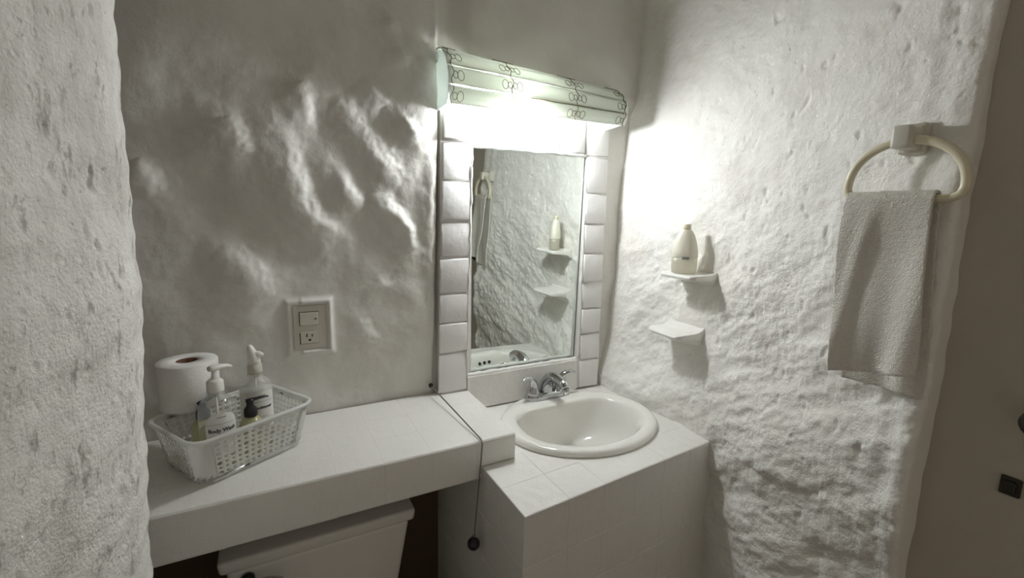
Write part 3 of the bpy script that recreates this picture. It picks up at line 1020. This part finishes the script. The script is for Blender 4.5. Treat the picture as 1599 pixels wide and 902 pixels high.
# ------------------------------------------------------------------ toilet under the shelf
toi = empty('toilet', (0.085, -0.1, 0.0), 'white toilet whose tank stands under the tiled shelf', 'toilet')
def taper_box(name, x0, x1, y0, y1, z0, z1, tx, ty, bev=0.015):
    bm = bmesh.new()
    box(bm, (x0, y0, z0), (x1, y1, z1))
    cx = (x0 + x1) / 2
    for v in bm.verts:
        if v.co.z < (z0 + z1) / 2:
            v.co.x = cx + (v.co.x - cx) * tx
            if v.co.y < (y0 + y1) / 2: v.co.y += ty
    bmesh.ops.bevel(bm, geom=bm.edges[:], offset=bev, segments=3, profile=0.5, affect='EDGES')
    return bm_mesh(name, bm)
link('tank', taper_box('tank', -0.118, 0.288, -0.195, -0.012, 0.36, 0.645, 0.80, 0.03), M['tank'], toi)
link('tank_lid', taper_box('tank_lid', -0.130, 0.300, -0.207, -0.008, 0.643, 0.676, 0.985, 0.004, 0.009), M['tank'], toi)
lev = link('flush_lever', lathe('flush_lever', [(0.0, 0.0), (0.014, 0.0), (0.014, 0.008), (0.007, 0.012), (0.0, 0.016)], n=18), M['black'], None)
lev.data.transform(Matrix.Translation((-0.075, -0.196, 0.618)) @ Matrix.Rotation(PI / 2, 4, 'X'))
lev.parent = toi; lev.location = -toi.location
link('lever_arm', tube('lever_arm', smooth_pts([(-0.078, -0.214, 0.618), (-0.060, -0.217, 0.621), (-0.030, -0.217, 0.617), (-0.008, -0.216, 0.606)], 4), 0.0062, 8, flat=0.6), M['chrome'], lev)
link('toilet_bowl', lathe('toilet_bowl', [(0.10, 0.002), (0.11, 0.02), (0.095, 0.12), (0.12, 0.25), (0.175, 0.36), (0.18, 0.38), (0.14, 0.385), (0.10, 0.30), (0.03, 0.22)], (0.085, -0.36, 0), 32, 1.0, 1.25), M['tank'], toi)
link('seat', lathe('seat', [(0.125, 0.386), (0.185, 0.386), (0.19, 0.396), (0.18, 0.404), (0.13, 0.404), (0.125, 0.386)], (0.085, -0.36, 0), 36, 1.0, 1.22, close=False), M['tank'], toi)
link('pedestal', boxmesh('pedestal', (0.0, -0.30, 0.002), (0.17, -0.02, 0.365), 0.03, 3), M['tank'], toi)

# ------------------------------------------------------------------ switch plate
sw = empty('switch_plate', (0.090, -0.003, 1.124), 'beige wall plate with rocker switch over a power socket above the shelf', 'switch plate')
cx, cz = 0.090, 1.124
link('plate', boxmesh('plate', (cx - 0.0385, -0.006, cz - 0.0560), (cx + 0.0385, 0.003, cz + 0.0560), 0.002), M['beige'], sw, False)
link('recess', boxmesh('recess', (cx - 0.0245, -0.0066, cz + 0.005), (cx + 0.0215, -0.004, cz + 0.0405)), M['dark'], sw, False)
rk = link('rocker', boxmesh('rocker', (cx - 0.0232, -0.0095, cz + 0.0058), (cx + 0.0205, -0.0045, cz + 0.0388), 0.0012), M['beige'], sw, False)
for v in rk.data.vertices:
    if v.co.z > 0 and v.co.y < 0.0: pass
link('marker', boxmesh('marker', (cx + 0.010, -0.0100, cz + 0.0205), (cx + 0.0165, -0.0092, cz + 0.0230)), M['dark'], rk, False)
link('recess', boxmesh('recess', (cx - 0.0250, -0.0066, cz - 0.0425), (cx + 0.0195, -0.004, cz - 0.013)), M['dark'], sw, False)
so = link('socket', boxmesh('socket', (cx - 0.0232, -0.0085, cz - 0.0415), (cx + 0.0190, -0.0045, cz - 0.0120), 0.001), M['beige'], sw, False)
for dx, w_, h_ in ((-0.0085, 0.0024, 0.0085), (0.0040, 0.0024, 0.0070)):
    link('slot', boxmesh('slot', (cx + dx - w_ / 2, -0.0090, cz - 0.0245), (cx + dx + w_ / 2, -0.0082, cz - 0.0245 + h_)), M['dark'], so, False)
h = lathe('slot', [(0.0, 0), (0.0030, 0), (0.0030, 0.0006), (0.0, 0.0006)], n=12)
h.transform(Matrix.Translation((cx - 0.0022, -0.0084, cz - 0.0325)) @ Matrix.Rotation(PI / 2, 4, 'X'))
link('slot', h, M['dark'], so, False)

# ------------------------------------------------------------------ basket
BA = math.radians(30.5)
BU = Vector((math.cos(BA), math.sin(BA), 0)); BV = Vector((-math.sin(BA), math.cos(BA), 0))
BC = Vector((-0.0775, -0.146, SHELF_Z + 0.0012))
HB = 0.098
bk = empty('storage_basket', BC, 'milky white plastic basket with round holes on the left of the shelf', 'basket')
hl, hw_ = 0.108, 0.079       # half length and width at the foot; the sides flare by 16 mm


def rrect(sp_, fl):
    """point on a rounded rectangle at perimeter fraction sp_, flare fl"""
    a, b = hl + fl, hw_ + fl
    r = 0.030
    segs = [('l', 2 * (a - r)), ('c', r * PI / 2), ('l', 2 * (b - r)), ('c', r * PI / 2)] * 2
    return a, b, r


def per_pt(k, N_, fl):
    # N_ cells: fixed split between sides and corners so that holes line up at all heights
    a, b, r = rrect(0, fl)
    na, nb, nc = NA, NBb, NC
    base = [(na, 'a'), (nc, 'c'), (nb, 'b'), (nc, 'c'), (na, 'a'), (nc, 'c'), (nb, 'b'), (nc, 'c')]
    i = 0
    k = k % N_
    while k > base[i][0] + 1e-9:
        k -= base[i][0]; i += 1
    f = k / base[i][0]
    A, B = a - r, b - r
    if i == 0: return -A + 2 * A * f, -b
    if i == 1: return A + r * math.sin(f * PI / 2), -B - r * math.cos(f * PI / 2)
    if i == 2: return a, -B + 2 * B * f
    if i == 3: return A + r * math.cos(f * PI / 2), B + r * math.sin(f * PI / 2)
    if i == 4: return A - 2 * A * f, b
    if i == 5: return -A - r * math.sin(f * PI / 2), B + r * math.cos(f * PI / 2)
    if i == 6: return -a, B - 2 * B * f
    return -A - r * math.cos(f * PI / 2), -B - r * math.sin(f * PI / 2)


NA, NBb, NC = 13, 9, 4
NP = 2 * (NA + NBb + 2 * NC)
NR = 7


def bpt(k, v):
    fl = 0.016 * v
    x, y = per_pt(k, NP, fl)
    return BC + BU * x + BV * y + Vector((0, 0, 0.002 + (HB - 0.002) * v))


vs, fs = [], []
def side_of(k):
    base = [NA, NC, NBb, NC, NA, NC, NBb, NC]
    i = 0
    while k >= base[i]:
        k -= base[i]; i += 1
    return i, k, base[i]
def quadv(kk, vv):
    vs.append(bpt(kk, vv)); return len(vs) - 1
v_lo, v_hi = 0.10, 0.90
for k in range(NP):
    i, kk, nn = side_of(k)
    corner = i % 2 == 1
    # plain foot and top band
    for va, vb in ((0.0, v_lo), (v_hi, 1.0)):
        a_ = quadv(k, va); b_ = quadv(k + 1, va); c_ = quadv(k + 1, vb); d_ = quadv(k, vb)
        fs.append((a_, b_, c_, d_))
    for r in range(NR):
        v0 = v_lo + (v_hi - v_lo) * r / NR; v1 = v_lo + (v_hi - v_lo) * (r + 1) / NR
        if corner or kk == 0 and i % 2 == 0 and False:
            for h_ in (0, 1):
                a_ = quadv(k + h_ * .5, v0); b_ = quadv(k + h_ * .5 + .5, v0); c_ = quadv(k + h_ * .5 + .5, v1); d_ = quadv(k + h_ * .5, v1)
                fs.append((a_, b_, c_, d_))
            continue
        big = (k + 2 * r) % 4 == 0
        rad = 0.36 if big else 0.21
        sq, ci = [], []
        for t in range(16):
            a = 2 * PI * (t + 0.5) / 16 - PI
            ca, sa = math.cos(a), math.sin(a)
            mx_ = max(abs(ca), abs(sa))
            sq.append((0.5 + 0.5 * ca / mx_, 0.5 + 0.5 * sa / mx_))
            ci.append((0.5 + rad * ca, 0.5 + rad * sa))
        ids, idc = [], []
        for (x, y), (x2, y2) in zip(sq, ci):
            ids.append(quadv(k + x, v0 + (v1 - v0) * y)); idc.append(quadv(k + x2, v0 + (v1 - v0) * y2))
        for t in range(16):
            t2 = (t + 1) % 16
            fs.append((ids[t], ids[t2], idc[t2], idc[t]))
        # corner slivers of the cell
        for cx2, cy2, t in ((1, 1, 9), (0, 1, 13), (0, 0, 1), (1, 0, 5)):
            pass
        for t in range(16):
            t2 = (t + 1) % 16
            p, q = sq[t], sq[t2]
            if abs(p[0] - q[0]) > 1e-6 and abs(p[1] - q[1]) > 1e-6:
                cxx = 1 if p[0] > .5 else 0; cyy = 1 if p[1] > .5 else 0
                n_ = quadv(k + cxx, v0 + (v1 - v0) * cyy)
                fs.append((ids[t], n_, ids[t2]))
bm = bmesh.new()
bvs = [bm.verts.new(v) for v in vs]
for f in fs:
    try: bm.faces.new([bvs[i] for i in f])
    except ValueError: pass
bmesh.ops.remove_doubles(bm, verts=bm.verts, dist=0.0001)
bmesh.ops.recalc_face_normals(bm, faces=bm.faces)
bmesh.ops.solidify(bm, geom=bm.faces[:], thickness=0.0014)
link('side', bm_mesh('side', bm), M['basket'], bk)
bm = bmesh.new()
lo = [bm.verts.new(bpt(k * .5, 0.0)) for k in range(NP * 2)]
hi = [bm.verts.new(bpt(k * .5, 0.0) + Vector((0, 0, 0.0018))) for k in range(NP * 2)]
bm.faces.new(lo[::-1]); bm.faces.new(hi)
for k in range(NP * 2):
    k2 = (k + 1) % (NP * 2)
    bm.faces.new((lo[k], lo[k2], hi[k2], hi[k]))
link('bottom', bm_mesh('bottom', bm), M['basket'], bk, False)
rim = [bpt(k * .5, 1.0) + Vector((0, 0, 0.001)) for k in range(NP * 2)]
ctr = BC + Vector((0, 0, HB))
rim = [p + (p - ctr).normalized() * 0.003 for p in rim]
link('rim', tube('rim', rim, 0.0048, 8, closed=True, flat=0.7), M['basket'], bk)

# ------------------------------------------------------------------ bottles
def bend_on(me, r, ang, loc):
    """wrap flat text (x right, y up) round a vertical cylinder, facing direction ang"""
    for v in me.vertices:
        a = ang + v.co.x / r
        rr_ = r + v.co.z
        v.co = Vector((loc[0] + rr_ * math.cos(a), loc[1] + rr_ * math.sin(a), loc[2] + v.co.y))


def patch(name, r, ang, half, z0, z1, loc, arch=0.0, n=18):
    """thin curved label, its top edge arched"""
    vs, fs = [], []
    rows = 6
    for i in range(n + 1):
        s = -1 + 2 * i / n
        a = ang + s * half / r
        top = z1 - arch * (1 - math.sqrt(max(0, 1 - s * s)))
        for j in range(rows + 1):
            vs.append((loc[0] + r * math.cos(a), loc[1] + r * math.sin(a), loc[2] + z0 + (top - z0) * j / rows))
    for i in range(n):
        for j in range(rows):
            q = i * (rows + 1) + j
            fs.append((q, q + rows + 1, q + rows + 2, q + 1))
    return mesh(name, vs, fs)


BZ = BC.z + 0.0042
def pump_big(par, loc, z, ang, m):
    c = link('pump', lathe('pump', [(0.0, z), (0.0150, z), (0.0155, z + 0.004), (0.0150, z + 0.022), (0.0105, z + 0.026), (0.0085, z + 0.027), (0.0, z + 0.0275)], loc, 24), m, par)
    link('stem', lathe('stem', [(0.0048, z + 0.024), (0.0048, z + 0.044), (0.0, z + 0.044)], loc, 12), m, c)
    d = Vector((math.cos(ang), math.sin(ang), 0))
    p0 = Vector(loc) + Vector((0, 0, z + 0.049))
    pts = [p0 - d * 0.010, p0 - d * 0.006, p0, p0 + d * 0.012, p0 + d * 0.024 + Vector((0, 0, -0.0015)), p0 + d * 0.033 + Vector((0, 0, -0.006))]
    link('nozzle', tube('nozzle', pts, [0.0065, 0.0085, 0.0095, 0.0080, 0.0062, 0.0048], 12, flat=0.72), m, c)
    return c


def big_bottle(name, loc, label, words, ang, liquid, level, pang, up, arch):
    o = empty(name, loc, label, 'bottle')
    prof = [(0.0, 0.0), (0.030, 0.0005), (0.0335, 0.004), (0.034, 0.010), (0.034, 0.118), (0.0325, 0.130), (0.027, 0.142), (0.0185, 0.150), (0.0135, 0.154), (0.0130, 0.163)]
    link('body', lathe('body', prof, loc, 32), M['clear'], o)
    inn = [(0.0, 0.002)] + [(max(0.001, r - 0.0018), z + 0.0015) for r, z in prof[1:] if z < level]
    inn.append((0.0320, level))
    inn.append((0.0, level))
    link('soap', lathe('soap', inn, loc, 28), liquid, o)
    link('dip_tube', lathe('dip_tube', [(0.0022, 0.006), (0.0022, 0.16)], loc, 8), M['white_plastic'], o)
    lb = link('paper_label', patch('paper_label', 0.0344, ang, 0.030, 0.020 + up, 0.112 + up, loc, arch), M['label'], o)
    tm = text_mesh(words, 0.0108 if len(words) < 10 else 0.0088)
    bend_on(tm, 0.0347, ang, (loc[0], loc[1], loc[2] + 0.072 + up))
    link('lettering', tm, M['ink'], lb, False)
    link('rule', patch('rule', 0.0347, ang, 0.026, 0.0880 + up, 0.0887 + up, loc), M['grey_ink'], lb)
    link('rule', patch('rule', 0.0347, ang, 0.008, 0.1015 + up, 0.1032 + up, loc), M['grey_ink'], lb)
    link('rule', patch('rule', 0.0347, ang, 0.010, 0.0535 + up, 0.0543 + up, loc), M['grey_ink'], lb)
    link('collar', lathe('collar', [(0.0145, 0.154), (0.0165, 0.155), (0.0165, 0.159), (0.0145, 0.160)], loc, 22), M['clear'], o)
    return o


def to_cam(loc): return math.atan2(CAM.y - loc[1], CAM.x - loc[0])
L1 = (-0.104, -0.196, BZ)
b1 = big_bottle('soap_bottle', L1, 'clear pump bottle with white arched label reading Body Wash', 'Body Wash', to_cam(L1) + 0.18, M['liquid'], 0.085, 0, 0.0145, 0.028)
pump_big(b1, L1, 0.160, 0.55, M['white_plastic'])
L2 = (-0.036, -0.107, BZ)
b2 = big_bottle('soap_bottle', L2, 'clear milky pump bottle standing furthest back in the basket', 'Conditioner', to_cam(L2) + 0.30, M['white_liquid'], 0.128, 0, 0.014, 0.006)
pc = link('pump', lathe('pump', [(0.0, 0.160), (0.0150, 0.160), (0.0155, 0.164), (0.0150, 0.180), (0.0105, 0.184), (0.0, 0.185)], L2, 24), M['beige'], b2)
d = Vector((0.86, -0.3, 0)).normalized()
p0 = Vector(L2) + Vector((0, 0, 0.180))
link('nozzle', tube('nozzle', [p0, p0 + Vector((0, 0, 0.012)), p0 + Vector((-0.003, 0, 0.026)), p0 + Vector((-0.006, 0, 0.038)), p0 + Vector((-0.007, 0, 0.045))], [0.0135, 0.0130, 0.0105, 0.0075, 0.004], 12), M['white_plastic'], pc)
link('nozzle', tube('nozzle', [p0 + Vector((-0.002, 0, 0.022)), p0 + d * 0.012 + Vector((0, 0, 0.024)), p0 + d * 0.020 + Vector((0, 0, 0.021))], [0.0085, 0.0065, 0.004], 10), M['white_plastic'], pc)


def small_bottle(loc, label, m, pang):
    o = empty('lotion_bottle', loc, label, 'bottle')
    prof = [(0.0, 0.0), (0.021, 0.0005), (0.024, 0.004), (0.0245, 0.010), (0.0245, 0.066), (0.022, 0.075), (0.016, 0.082), (0.0115, 0.085), (0.011, 0.090)]
    link('body', lathe('body', prof, loc, 28), M['clear'], o)
    inn = [(0.0, 0.002)] + [(max(.001, r - 0.0016), z + 0.0012) for r, z in prof[1:8]] + [(0.0, 0.0865)]
    link('soap', lathe('soap', inn, loc, 24), M['liquid'], o)
    c = link('pump', lathe('pump', [(0.0, 0.088), (0.0130, 0.088), (0.0135, 0.091), (0.0125, 0.104), (0.0075, 0.110), (0.0070, 0.118), (0.0075, 0.124), (0.0, 0.125)], loc, 22), m, o)
    d = Vector((math.cos(pang), math.sin(pang), 0))
    p0 = Vector(loc) + Vector((0, 0, 0.1225))
    link('nozzle', tube('nozzle', [p0 - d * 0.008, p0, p0 + d * 0.016 + Vector((0, 0, 0.0005)), p0 + d * 0.034 + Vector((0, 0, 0.0005)), p0 + d * 0.036 + Vector((0, 0, -0.002))], [0.0055, 0.006, 0.0045, 0.0030, 0.0022], 10, flat=0.65), m, c)
    return o


small_bottle((-0.047, -0.172, BZ), 'small pale soap bottle with a black pump head in the basket', M['black'], 0.25)
small_bottle((-0.135, -0.143, BZ), 'small pale soap bottle with a slate blue pump behind Body Wash', M['blue'], 0.9)

# ------------------------------------------------------------------ toilet rolls
def roll(loc, label):
    o = empty('toilet_roll', loc, label, 'toilet roll')
    R_, r_ = 0.057, 0.0205
    vs = [(r_, 0.0), (R_ - 0.002, 0.0), (R_, 0.003), (R_, 0.097), (R_ - 0.002, 0.0995), (R_ - 0.02, 0.1), (r_, 0.0992), (r_, 0.0)]
    link('paper', lathe('paper', vs, loc, 44, close=False), M['paper'], o)
    link('tube', lathe('tube', [(r_ - 0.0004, 0.0), (r_ - 0.0004, 0.0985), (r_ - 0.0016, 0.0985), (r_ - 0.0016, 0.0), (r_ - 0.0004, 0.0)], loc, 32, close=False), M['card'], o)
    return o
roll((-0.163, -0.076, BC.z + HB + 0.0047), 'white toilet roll set on the back rim of the basket against the wall')

# ------------------------------------------------------------------ soap dishes and lotion on the right wall
def dish(name, y0, y1, z, tipx, wallx, label, flare=1.0):
    """thick-rooted ledge: plate thinning to its lip, flared where it joins the wall; y0 nearer the viewer"""
    o = empty(name, (wallx, (y0 + y1) / 2, z), label, 'soap dish', 'small soap dishes on the rough right wall')
    vs, fs = [], []
    D = wallx - tipx
    prof_t = [(0.0, 0.000), (0.03, 0.0035), (0.25, 0.003), (0.5, 0.003), (0.72, 0.004), (0.88, 0.009), (1.0, 0.018), (1.15, 0.020)]
    prof_b = [(1.15, -0.052), (1.0, -0.048), (0.88, -0.026), (0.72, -0.015), (0.5, -0.010), (0.25, -0.0085), (0.03, -0.007)]
    pr = prof_t + prof_b
    NY = 14
    for i in range(NY + 1):
        t = i / NY
        y = y0 + (y1 - y0) * t
        dd = D * (1 - 0.10 * t) * (1 - 0.18 * max(0, (abs(t - .5) * 2 - .75) / .25) ** 2)
        edge = max(0, (abs(t - .5) * 2 - .8) / .2) ** 2
        for s, h in pr:
            if s > 0.6: h = -0.010 + (h + 0.010) * flare if h < 0 else 0.003 + (h - 0.003) * flare
            vs.append((wallx - dd * (1 - s), y, z + h + 0.003 * edge * (h > -0.001)))
    n_ = len(pr)
    for i in range(NY):
        for k in range(n_):
            k2 = (k + 1) % n_
            fs.append((i * n_ + k, i * n_ + k2, (i + 1) * n_ + k2, (i + 1) * n_ + k))
    fs.append(tuple(range(n_))[::-1]); fs.append(tuple(NY * n_ + k for k in range(n_)))
    b_ = bmesh.new(); b_.from_mesh(mesh('ledge', vs, fs)); 
    ob = link('ledge', bm_mesh('ledge', b_), M['paint'], o)
    md = ob.modifiers.new('edge', 'BEVEL'); md.width = 0.0015; md.segments = 2; md.limit_method = 'ANGLE'
    return o


dish('soap_dish', -0.395, -0.265, 1.092, 0.975, 1.085, 'empty white soap dish on right wall below the bottle')
dish('soap_dish', -0.415, -0.285, 1.259, 0.990, 1.085, 'white soap dish on right wall holding the cream bottle', 0.35)

LB = (1.042, -0.340, 1.2635)
lo_ = empty('lotion_bottle', LB, 'cream teardrop lotion bottle standing on the upper soap dish', 'bottle')
aa = -0.8
link('base', lathe('base', [(0.0, 0.0), (0.028, 0.0), (0.0325, 0.003), (0.034, 0.012), (0.0345, 0.030), (0.0340, 0.046)], LB, 30, 1.0, 0.62, aa), M['amber_liquid'], lo_)
link('sleeve', lathe('sleeve', [(0.0342, 0.045), (0.0350, 0.046), (0.0345, 0.060), (0.0300, 0.085), (0.0235, 0.106), (0.0165, 0.119), (0.0125, 0.123), (0.0, 0.1235)], LB, 30, 1.0, 0.64, aa), M['cream_light'], lo_)
link('cap', lathe('cap', [(0.0, 0.122), (0.0105, 0.122), (0.0115, 0.124), (0.0110, 0.1365), (0.0095, 0.138), (0.0, 0.138)], LB, 20, 1.0, 0.8, aa), M['cream'], lo_)
dk = lathe('print_mark', [(0.0352, 0.040), (0.0352, 0.0475)], LB, 60, 1.0, 0.64, aa, close=False)
bm = bmesh.new(); bm.from_mesh(dk)
ang_c = to_cam(LB)
bmesh.ops.delete(bm, geom=[f for f in bm.faces if abs((math.atan2(f.calc_center_median().y - LB[1], f.calc_center_median().x - LB[0]) - ang_c - 0.1 + PI) % (2 * PI) - PI) > 0.42], context='FACES')
link('print_mark', bm_mesh('print_mark', bm), M['grey_ink'], lo_)

# ------------------------------------------------------------------ towel ring and towel
RX = 0.952
tr = empty('towel_ring', (0.975, -0.854, 1.56), 'cream plastic D-shaped towel ring on a square wall mount', 'towel ring')
link('mount', boxmesh('mount', (0.936, -0.870, 1.540), (0.985, -0.840, 1.578), 0.006, 3), M['beige'], tr)
link('back_plate', boxmesh('back_plate', (0.975, -0.875, 1.534), (1.03, -0.835, 1.584), 0.005, 2), M['beige'], tr)
yc, zc, ra = -0.8605, 1.470, 0.082
pts = []
for k in range(25):
    a = PI * k / 24
    pts.append((RX, yc + ra * math.cos(a), zc + 0.006 + 0.078 * math.sin(a) ** 0.9))
pts = [Vector(p) for p in pts]
low = [(RX, yc - ra + 0.004, zc - 0.006), (RX, yc - ra + 0.016, zc - 0.012), (RX, yc - 0.04, zc - 0.0125), (RX, yc, zc - 0.0125), (RX, yc + 0.04, zc - 0.0125), (RX, yc + ra - 0.016, zc - 0.012), (RX, yc + ra - 0.004, zc - 0.006)]
link('ring', tube('ring', pts + [Vector(p) for p in low], 0.0070, 12, closed=True), M['cream'], tr)

TYA, TYB = -0.784, -0.915
tw = None
vs, fs = [], []
path_t = []
zt_ = zc - 0.0125 + 0.0105
for k in range(46):      # back layer, from its hem up
    f = k / 45
    path_t.append((0.0135, 1.125 + (zt_ - 0.010 - 1.125) * f, 0))
for k in range(1, 8):
    a = PI * k / 8
    path_t.append((0.0135 * math.cos(a), zt_ - 0.010 + 0.0115 * math.sin(a), 1))
for k in range(46):
    f = k / 45
    path_t.append((-0.0135, zt_ - 0.010 + (1.145 - (zt_ - 0.010)) * f, 2))
NW = 36
P_ = len(path_t)
for i in range(NW + 1):
    s = i / NW
    for k, (ox, z, lay) in enumerate(path_t):
        dn = (zt_ - z) / 0.33
        dn = max(0, min(1, dn))
        y = TYA + (TYB - TYA) * s + (-0.020 + 0.004 * s) * dn + 0.004 * math.sin(dn * 5 + s)
        zz = z
        if lay == 2: zz = z + 0.028 * s * dn ** 2
        if lay == 0: zz = z + 0.030 * (s > 2) * dn
        fold = 0.009 * math.sin(s * 6.5 + 0.9 + dn * 1.3) * dn ** 0.7 + 0.004 * math.sin(s * 13 + dn * 4) * dn + 0.0025 * math.sin(s * 3 + dn * 9)
        diag = 0.008 * math.exp(-((s - 0.42 + dn * 0.45) / 0.10) ** 2) * min(1, dn * 4)
        x = RX + ox - (fold + diag if lay == 2 else fold * 0.6) - 0.020 * dn * (1 if lay == 2 else 0.35)
        x += 0.0008 * math.sin(i * 2.7 + k * 1.9) + 0.0006 * math.sin(i * 5.3 - k * 3.1)
        vs.append((x, y, zz))
for i in range(NW):
    for k in range(P_ - 1):
        q = i * P_ + k
        fs.append((q, q + P_, q + P_ + 1, q + 1))
two = link('hand_towel', mesh('hand_towel', vs, fs), M['towel'], None, True, origin=(RX, -0.85, 1.12))
sd_ = two.modifiers.new('thick', 'SOLIDIFY'); sd_.thickness = 0.005; sd_.offset = 0.0
sb_ = two.modifiers.new('soft', 'SUBSURF'); sb_.levels = 1; sb_.render_levels = 1
tag(two, 'white terry hand towel folded over the towel ring', 'towel')
